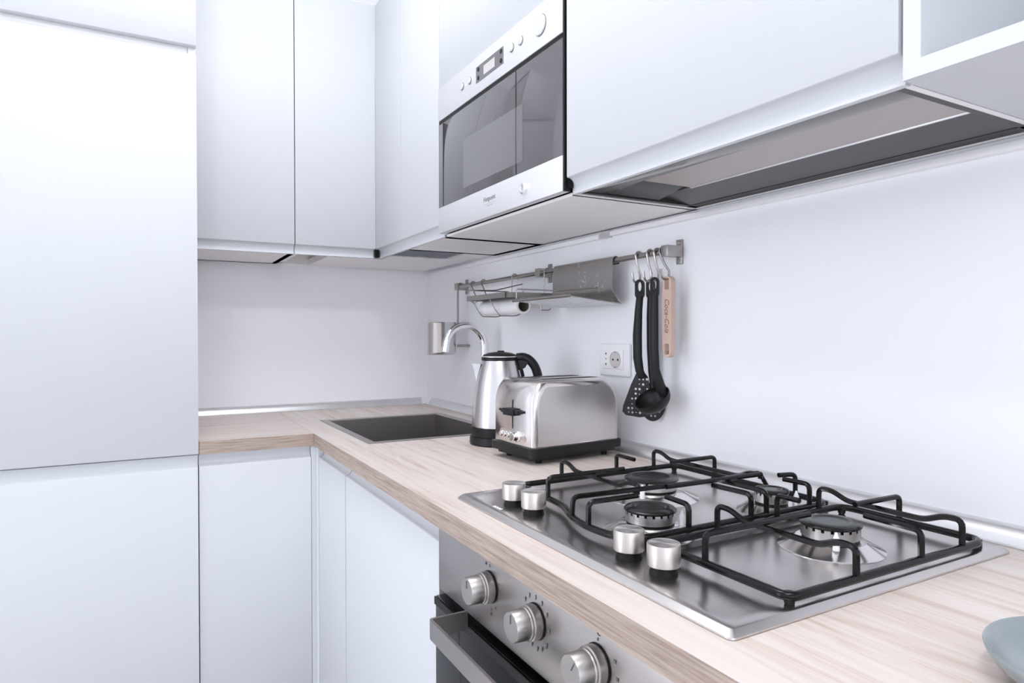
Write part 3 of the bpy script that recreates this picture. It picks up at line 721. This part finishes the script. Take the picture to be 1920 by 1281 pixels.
# ------------------------------------------------------------------ rail with hooks
RZ = lambda y: 1.3525+(-.384-y)*.0064
RX = -.037
rl = thing('wall_rail', 'steel utensil rail fixed along the right wall on three brackets', 'rail', (-.02, -.93, 1.355))
obj('bar', tube([(RX, -.372, RZ(-.372)), (RX, -1.480, RZ(-1.480))], .0066, 16), 'nickel', rl)
for y in (-.384, -.945, -1.470):
    z = RZ(y)
    b = obj('bracket', box(-.0055, -.0006, y-.0085, y+.0085, z-.026, z+.027, bev=.001), 'nickel', rl)
    obj('bracket_arm', box(-.047, -.0056, y-.0105, y+.0105, z-.0115, z+.0125, bev=.001), 'nickel', b)
    for s in (-1, 1): obj('screw', lathe([(0, 0), (.0042, 0), (.0036, .0016), (0, .0018)], 14, axis_mtx((-.0055, y, z+s*.0195), (-1, 0, 0))), 'satin', b)
def shook(y, label, tilt=0, drop=.050):
    z = RZ(y); r = .0098
    P = []
    for i in range(9):
        a = math.radians(-20+200*i/8); P.append((RX+r*math.cos(a), y, z+r*math.sin(a)))
    P += [(RX-.004, y-tilt*.5, z-.024), (RX+.003, y-tilt, z-drop+.008)]
    cx, cz = RX-.0075, z-drop
    for i in range(7):
        a = math.radians(-10-170*i/6); P.append((cx+.0105*math.cos(a), y-tilt, cz+.0105*math.sin(a)))
    P.append((cx-.0125, y-tilt, cz+.012))
    o = obj('s_hook', tube(P, .0026, 8), 'nickel'); tag(o, label, 'hook', 'S-hooks on the rail'); return o
shook(-1.376, 'steel S-hook on the rail carrying the slotted turner')
shook(-1.414, 'steel S-hook on the rail carrying the slotted spoon')
shook(-1.4375, 'steel S-hook on the rail carrying the ladle')
shook(-1.4545, 'steel S-hook nearest the rail end, carrying the wooden bottle opener', .016)
for y, lb in ((-.510, 'empty wire hook on the rail, nearest the far corner'), (-.588, 'empty wire hook on the rail, second from the far corner')):
    z = RZ(y); P = [(RX+.0098*math.cos(math.radians(a)), y, z+.0098*math.sin(math.radians(a))) for a in range(-30, 181, 30)]
    P += [(RX-.010, y-.02, z-.02), (RX-.006, y-.045, z-.060), (RX-.02, y-.047, z-.068), (RX-.034, y-.047, z-.058)]
    o = obj('s_hook', tube(P, .0019, 8), 'nickel'); tag(o, lb, 'hook', 'S-hooks on the rail')

# ------------------------------------------------------------------ utensils
def handle(bm, pts, rads, flat): return tube(pts, rads, 12, bm=bm, flat=flat)
def eye_plate(w, h, t, mtx): return curve_plate(circle(0, 0, w, 18, h), [circle(0, h*.15, w*.45, 12, h*.55)], t, mtx)
# slotted turner
tn = thing('slotted_turner', 'black nylon slotted turner hanging from the rail, left of the ladle', 'turner', (-.045, -1.385, 1.0))
d1 = Vector((.60, -.80, 0)).normalized(); n1 = Vector((-.80, -.60, 0))
c0 = Vector((-.045, -1.382, 0))
def up(o, a, b, z): return tuple(o+d1*a+n1*b+Vector((0, 0, z)))
bm = bmesh.new()
tube([up(c0, .004, 0, 1.268), up(c0, .001, 0, 1.235), up(c0, -.001, .003, 1.18), up(c0, 0, .005, 1.13), up(c0, .004, .003, 1.100), up(c0, .010, 0, 1.084)], [.0095, .0105, .0125, .0125, .0115, .010], 14, bm=bm, flat=(1, .7))
obj('handle', bm, 'nylon', tn)
obj('handle_eye', curve_plate(rrect(-.0105, .0105, -.022, .022, .0104), [circle(0, .006, .0045, 12, .011)], .009, frame_mtx(up(c0, .004, 0, 1.283), d1, (0, 0, 1))), 'nylon', tn)
ho = [(-.006, .098), (.014, .098), (.020, .09), (.030, .045), (.030, .012), (.022, .002), (.002, -.002), (-.030, .002), (-.038, .010), (-.036, .024), (-.018, .072)]
hs = []
random.seed(3)
for r_, row in enumerate((.084, .073, .062, .051, .040, .029, .018, .009)):
    x0_ = -.034+(row-.01)*.38
    k = 0; x = x0_+.007+(r_ % 2)*.004
    while x < .024:
        rr = random.choice((.0017, .0024, .0030, .0034)); hs.append(circle(x, row+random.uniform(-.001, .001), rr*.85, 9)); x += .0086
    
obj('blade', curve_plate(ho, hs, .0022, frame_mtx(up(c0, .002, 0, .996), d1, (0, 0, 1))), 'nylon_grey', tn)
# slotted spoon (behind the ladle)
sp = thing('slotted_spoon', 'black nylon slotted spoon hanging behind the ladle', 'spoon', (-.033, -1.428, .993))
c0 = Vector((-.026, -1.402, 0))
bm = tube([up(c0, 0, 0, 1.268), up(c0, -.001, 0, 1.22), up(c0, 0, .002, 1.15), up(c0, .002, .002, 1.10), up(c0, .006, 0, 1.060)], [.0085, .0095, .0095, .0085, .008], 14, flat=(1, .7))
obj('handle', bm, 'nylon', sp)
obj('handle_eye', curve_plate(rrect(-.0095, .0095, -.022, .022, .0094), [circle(0, .006, .0045, 12, .011)], .008, frame_mtx(up(c0, 0, 0, 1.283), d1, (0, 0, 1))), 'nylon', sp)
so_ = [(.030*math.cos(2*PI*i/28), .044*math.sin(2*PI*i/28)) for i in range(28)]
hs = []
for row in (-.032, -.022, -.012, -.002, .008, .018, .028):
    x = -.020+(abs(row) > .025)*.008
    while x < .023:
        if (x/.026)**2+(row/.039)**2 < .82: hs.append(circle(x, row, random.choice((.0018, .0026, .0031)), 9))
        x += .0088
obj('bowl', curve_plate(so_, hs, .0022, frame_mtx(up(c0, .004, -.004, 1.030), d1, (0, 0, 1))), 'nylon_grey', sp)
# ladle
ld = thing('ladle', 'black nylon ladle hanging from the rail in front of the slotted spoon', 'ladle', (-.05, -1.445, 1.01))
c0 = Vector((-.056, -1.446, 0))
bm = tube([up(c0, .003, 0, 1.268), up(c0, .002, 0, 1.22), up(c0, .002, .002, 1.15), up(c0, .004, 0, 1.105), up(c0, .012, -.008, 1.070), up(c0, .022, -.012, 1.050)], [.0085, .0098, .0105, .0110, .013, .013], 14, flat=(1, .8))
obj('handle', bm, 'nylon', ld)
obj('handle_eye', curve_plate(rrect(-.0095, .0095, -.022, .022, .0094), [circle(0, .006, .0045, 12, .011)], .008, frame_mtx(up(c0, .003, 0, 1.283), d1, (0, 0, 1))), 'nylon', ld)
pr = []
for i in range(11):
    a = PI/2*i/10; pr.append((.041*math.sin(a), -.041*math.cos(a)*.82))
pr += [(.0385*math.sin(PI/2*(10-i)/10), -.0385*math.cos(PI/2*(10-i)/10)*.82) for i in range(11)]
pr[0] = (0, pr[0][1]); pr[-1] = (0, pr[-1][1])
axl = (Vector((0, 0, 1))+n1*.55-d1*.42).normalized()
obj('bowl', lathe(pr, 36, axis_mtx(up(c0, -.002, .010, 1.046), axl)), 'nylon', ld, 50)
# bottle opener
bo = thing('bottle_opener', 'pale wooden bottle opener with script lettering hanging at the end of the rail', 'bottle opener', (-.035, -1.477, 1.132))
Tm = frame_mtx((-.040, -1.477, 1.219), (0, -1, 0), (0, 0, 1))
def stad(w, h, n=8):
    return [(w*math.cos(PI*i/n), h-w+w*math.sin(PI*i/n)) for i in range(n+1)]+[(w*math.cos(PI+PI*i/n), -h+w+w*math.sin(PI+PI*i/n)) for i in range(n+1)]
obj('body', curve_plate(stad(.0135, .0865), [[(x_*.52, .070+y_*.14) for x_, y_ in stad(.0135, .0865)], [(x_*.50, -.069+y_*.135) for x_, y_ in stad(.0135, .0865)]], .0125, Tm), 'beech', bo)
obj('cap_lifter', tube([(-.036, -1.482, 1.1435), (-.036, -1.472, 1.1435)], .0028, 8), 'satin', bo)
text('lettering', 'Coca-Cola', .0185, frame_mtx((-.0466, -1.477, 1.222), (0, 0, -1), (0, -1, 0)), 'ink', bo, shear=.4, sx=.92)

# ------------------------------------------------------------------ utensil cup
cp_ = thing('utensil_cup', 'steel utensil cup hung from the far end of the rail', 'utensil cup', (-.10, -.365, 1.11))
T = Matrix.Translation((-.100, -.368, 0))
obj('cup', lathe([(0, 1.1105), (.046, 1.1105), (.054, 1.114), (.056, 1.121), (.056, 1.2225), (.0575, 1.2255), (.0548, 1.2255), (.0545, 1.221), (.0545, 1.1215), (0, 1.1135)], 48, T), 'cup_steel' if 'cup_steel' in M else 'steel_z', cp_)
obj('strap', strap([(-.0445, -.398, 1.214), (-.0445, -.398, 1.36), (-.043, -.398, 1.3645), (-.036, -.398, 1.3655), (-.029, -.398, 1.3640), (-.0285, -.398, 1.352)], (0, .014, 0), .0016), 'nickel', cp_)
obj('wall_spacer', tube([(-.047, -.40, 1.142), (-.002, -.40, 1.142)], .005, 12), 'nickel', cp_)

# ------------------------------------------------------------------ rail shelves
WR = .0017
s1 = thing('rail_shelf', 'small steel wire-edged shelf with paper roll holder, hung left on the rail', 'shelf', (-.1, -.88, 1.28))
ya, yb, xf, xb, z0 = -.758, -1.0, -.178, -.022, 1.2835
bm = bmesh.new()
bx(bm, xf, xf+.0018, yb, ya, z0-.002, z0+.012); bx(bm, xf, xb, yb, yb+.0018, z0-.002, z0+.012); bx(bm, xf, xb, ya-.0018, ya, z0-.002, z0+.012)
obj('rim', bm, 'satin', s1)
obj('tray', box(xf+.002, xb, yb+.002, ya-.002, z0, z0+.0015), 'hood_grey', s1)
bm = bmesh.new()
tube([(xf+.004, ya-.006, z0+.002), (xf+.004, ya-.006, z0+.030), (-.04, ya-.006, z0+.030)], WR, 6, .005, bm=bm)
tube([(xf+.004, ya-.006, z0+.030), (xf+.06, (ya+yb)/2+.05, z0+.028), (xf+.06, yb+.01, z0+.036)], WR, 6, .004, bm=bm)
tube([(xf+.06, yb+.01, z0+.036), (xf+.06, yb+.01, z0)], WR, 6, bm=bm)
obj('guard_wire', bm, 'nickel', s1)
for y in (-.80, -.985):
    z = RZ(y)
    P = [(RX-.0105, y, z0+.002), (RX-.0105, y, z)] + [(RX+.0100*math.cos(math.radians(a)), y, z+.0100*math.sin(math.radians(a))) for a in range(160, -41, -25)]
    obj('hanger', tube(P, WR, 8), 'nickel', s1)
for y in (-.775, -.885):
    obj('roll_cradle', tube([(xf+.012, y, z0-.002), (xf+.026, y-.002, z0-.028), (xf+.042, y-.004, z0-.0485), (-.085, y-.004, z0-.0485), (-.070, y-.004, z0-.043)], WR, 8, .006), 'nickel', s1)
pr_ = thing('kitchen_paper_roll', 'white kitchen paper roll lying under the left rail shelf', 'paper roll', (-.112, -.88, 1.229))
Tm = axis_mtx((-.118, -.992, 1.2600), (0, 1, 0))
obj('paper', lathe([(.0165, 0), (.0222, 0), (.0222, .228), (.0165, .228)], 40, Tm, close=True), 'paper', pr_)
obj('core', lathe([(.0152, -.0008), (.0164, -.0008), (.0164, .2288), (.0152, .2288)], 32, Tm, close=True), 'card', pr_)

s2 = thing('rail_shelf', 'slotted steel shelf with spotted back plate, hung on the rail left of the utensils', 'shelf', (-.1, -1.17, 1.26))
ya, yb = -1.032, -1.292
bm = bmesh.new()
zt = RZ(-1.16)
path = [(RX+.009, zt-.008), (RX+.0105, zt), (RX+.007, zt+.0078), (RX, zt+.0105), (RX-.0075, zt+.0075), (RX-.0105, zt), (-.0485, 1.32), (-.0490, 1.292), (-.0475, 1.285), (-.043, 1.2805), (-.024, 1.2575), (-.021, 1.2545)]
strap([(x, (ya+yb)/2, z) for x, z in path], (0, abs(yb-ya), 0), .0014, bm)
obj('back_plate', bm, 'speckle', s2)
N = 9
for i in range(N):
    t0, t1 = i/N, (i+.62)/N
    x0_, x1_ = -.022+(-.165+.022)*t0, -.022+(-.165+.022)*t1; za, zb = 1.2545+.0145*t0, 1.2545+.0145*t1
    obj('slat', strap([(x0_, (ya+yb)/2, za), (x1_, (ya+yb)/2, zb)], (0, abs(yb-ya)-.004, 0), .0014), 'satin_pale', s2) if 'satin_pale' in M else obj('slat', strap([(x0_, (ya+yb)/2, za), (x1_, (ya+yb)/2, zb)], (0, abs(yb-ya)-.004, 0), .0014), 'steel_pale', s2)
for y in (ya, (ya+yb)/2, yb): obj('side_bar', strap([(-.021, y, 1.2552), (-.170, y, 1.2702)], (0, .004, 0), .0016), 'satin', s2)
obj('front_rod', tube([(-.1715, ya+.002, 1.2705), (-.1715, yb-.002, 1.2705)], .0045, 12), 'nickel', s2)
bm = bmesh.new()
tube([(-.165, ya-.004, 1.2705), (-.165, ya-.004, 1.3010), (-.055, ya-.03, 1.2985), (-.055, yb+.06, 1.296)], WR, 8, .005, bm=bm)
obj('guard_wire', bm, 'nickel', s2)
obj('under_hook', tube([(-.10, ya-.02, 1.263), (-.10, ya-.02, 1.246), (-.075, ya-.022, 1.246), (-.07, ya-.022, 1.250)], WR, 8, .004), 'nickel', s2)

# ------------------------------------------------------------------ dish at the right edge
ds = thing('ceramic_dish', 'round blue-grey glazed dish on the worktop right of the hob', 'dish', (-.370, -2.335, .9))
bm = bmesh.new(); seg = 64
def sup(a, b, n=2.0):
    out = []
    for i in range(seg):
        t = 2*PI*i/seg; c_, s_ = math.cos(t), math.sin(t)
        out.append((a*math.copysign(abs(c_)**(2/n), c_), b*math.copysign(abs(s_)**(2/n), s_)))
    return out
levels = [(.45, .9004), (.55, .9004), (.62, .9035), (.80, .9095), (.93, .919), (.99, .9285), (1.0, .9325), (.99, .9340), (.965, .9325), (.90, .921), (.78, .9125), (.60, .9065), (.40, .9055)]
rg = []
for k, z in levels:
    rg.append([bm.verts.new((-.370+x, -2.335+y, .9+(z-.9)*.9)) for x, y in sup(.087*k, .087*k)])
for A, B in zip(rg, rg[1:]):
    for i in range(seg): bm.faces.new((A[i], A[(i+1) % seg], B[(i+1) % seg], B[i]))
bm.faces.new(rg[0][::-1]); bm.faces.new(rg[-1])
obj('body', bm, 'dish', ds, 60)

for o in list(bpy.data.objects):
    if '_w' in o: del o['_w']
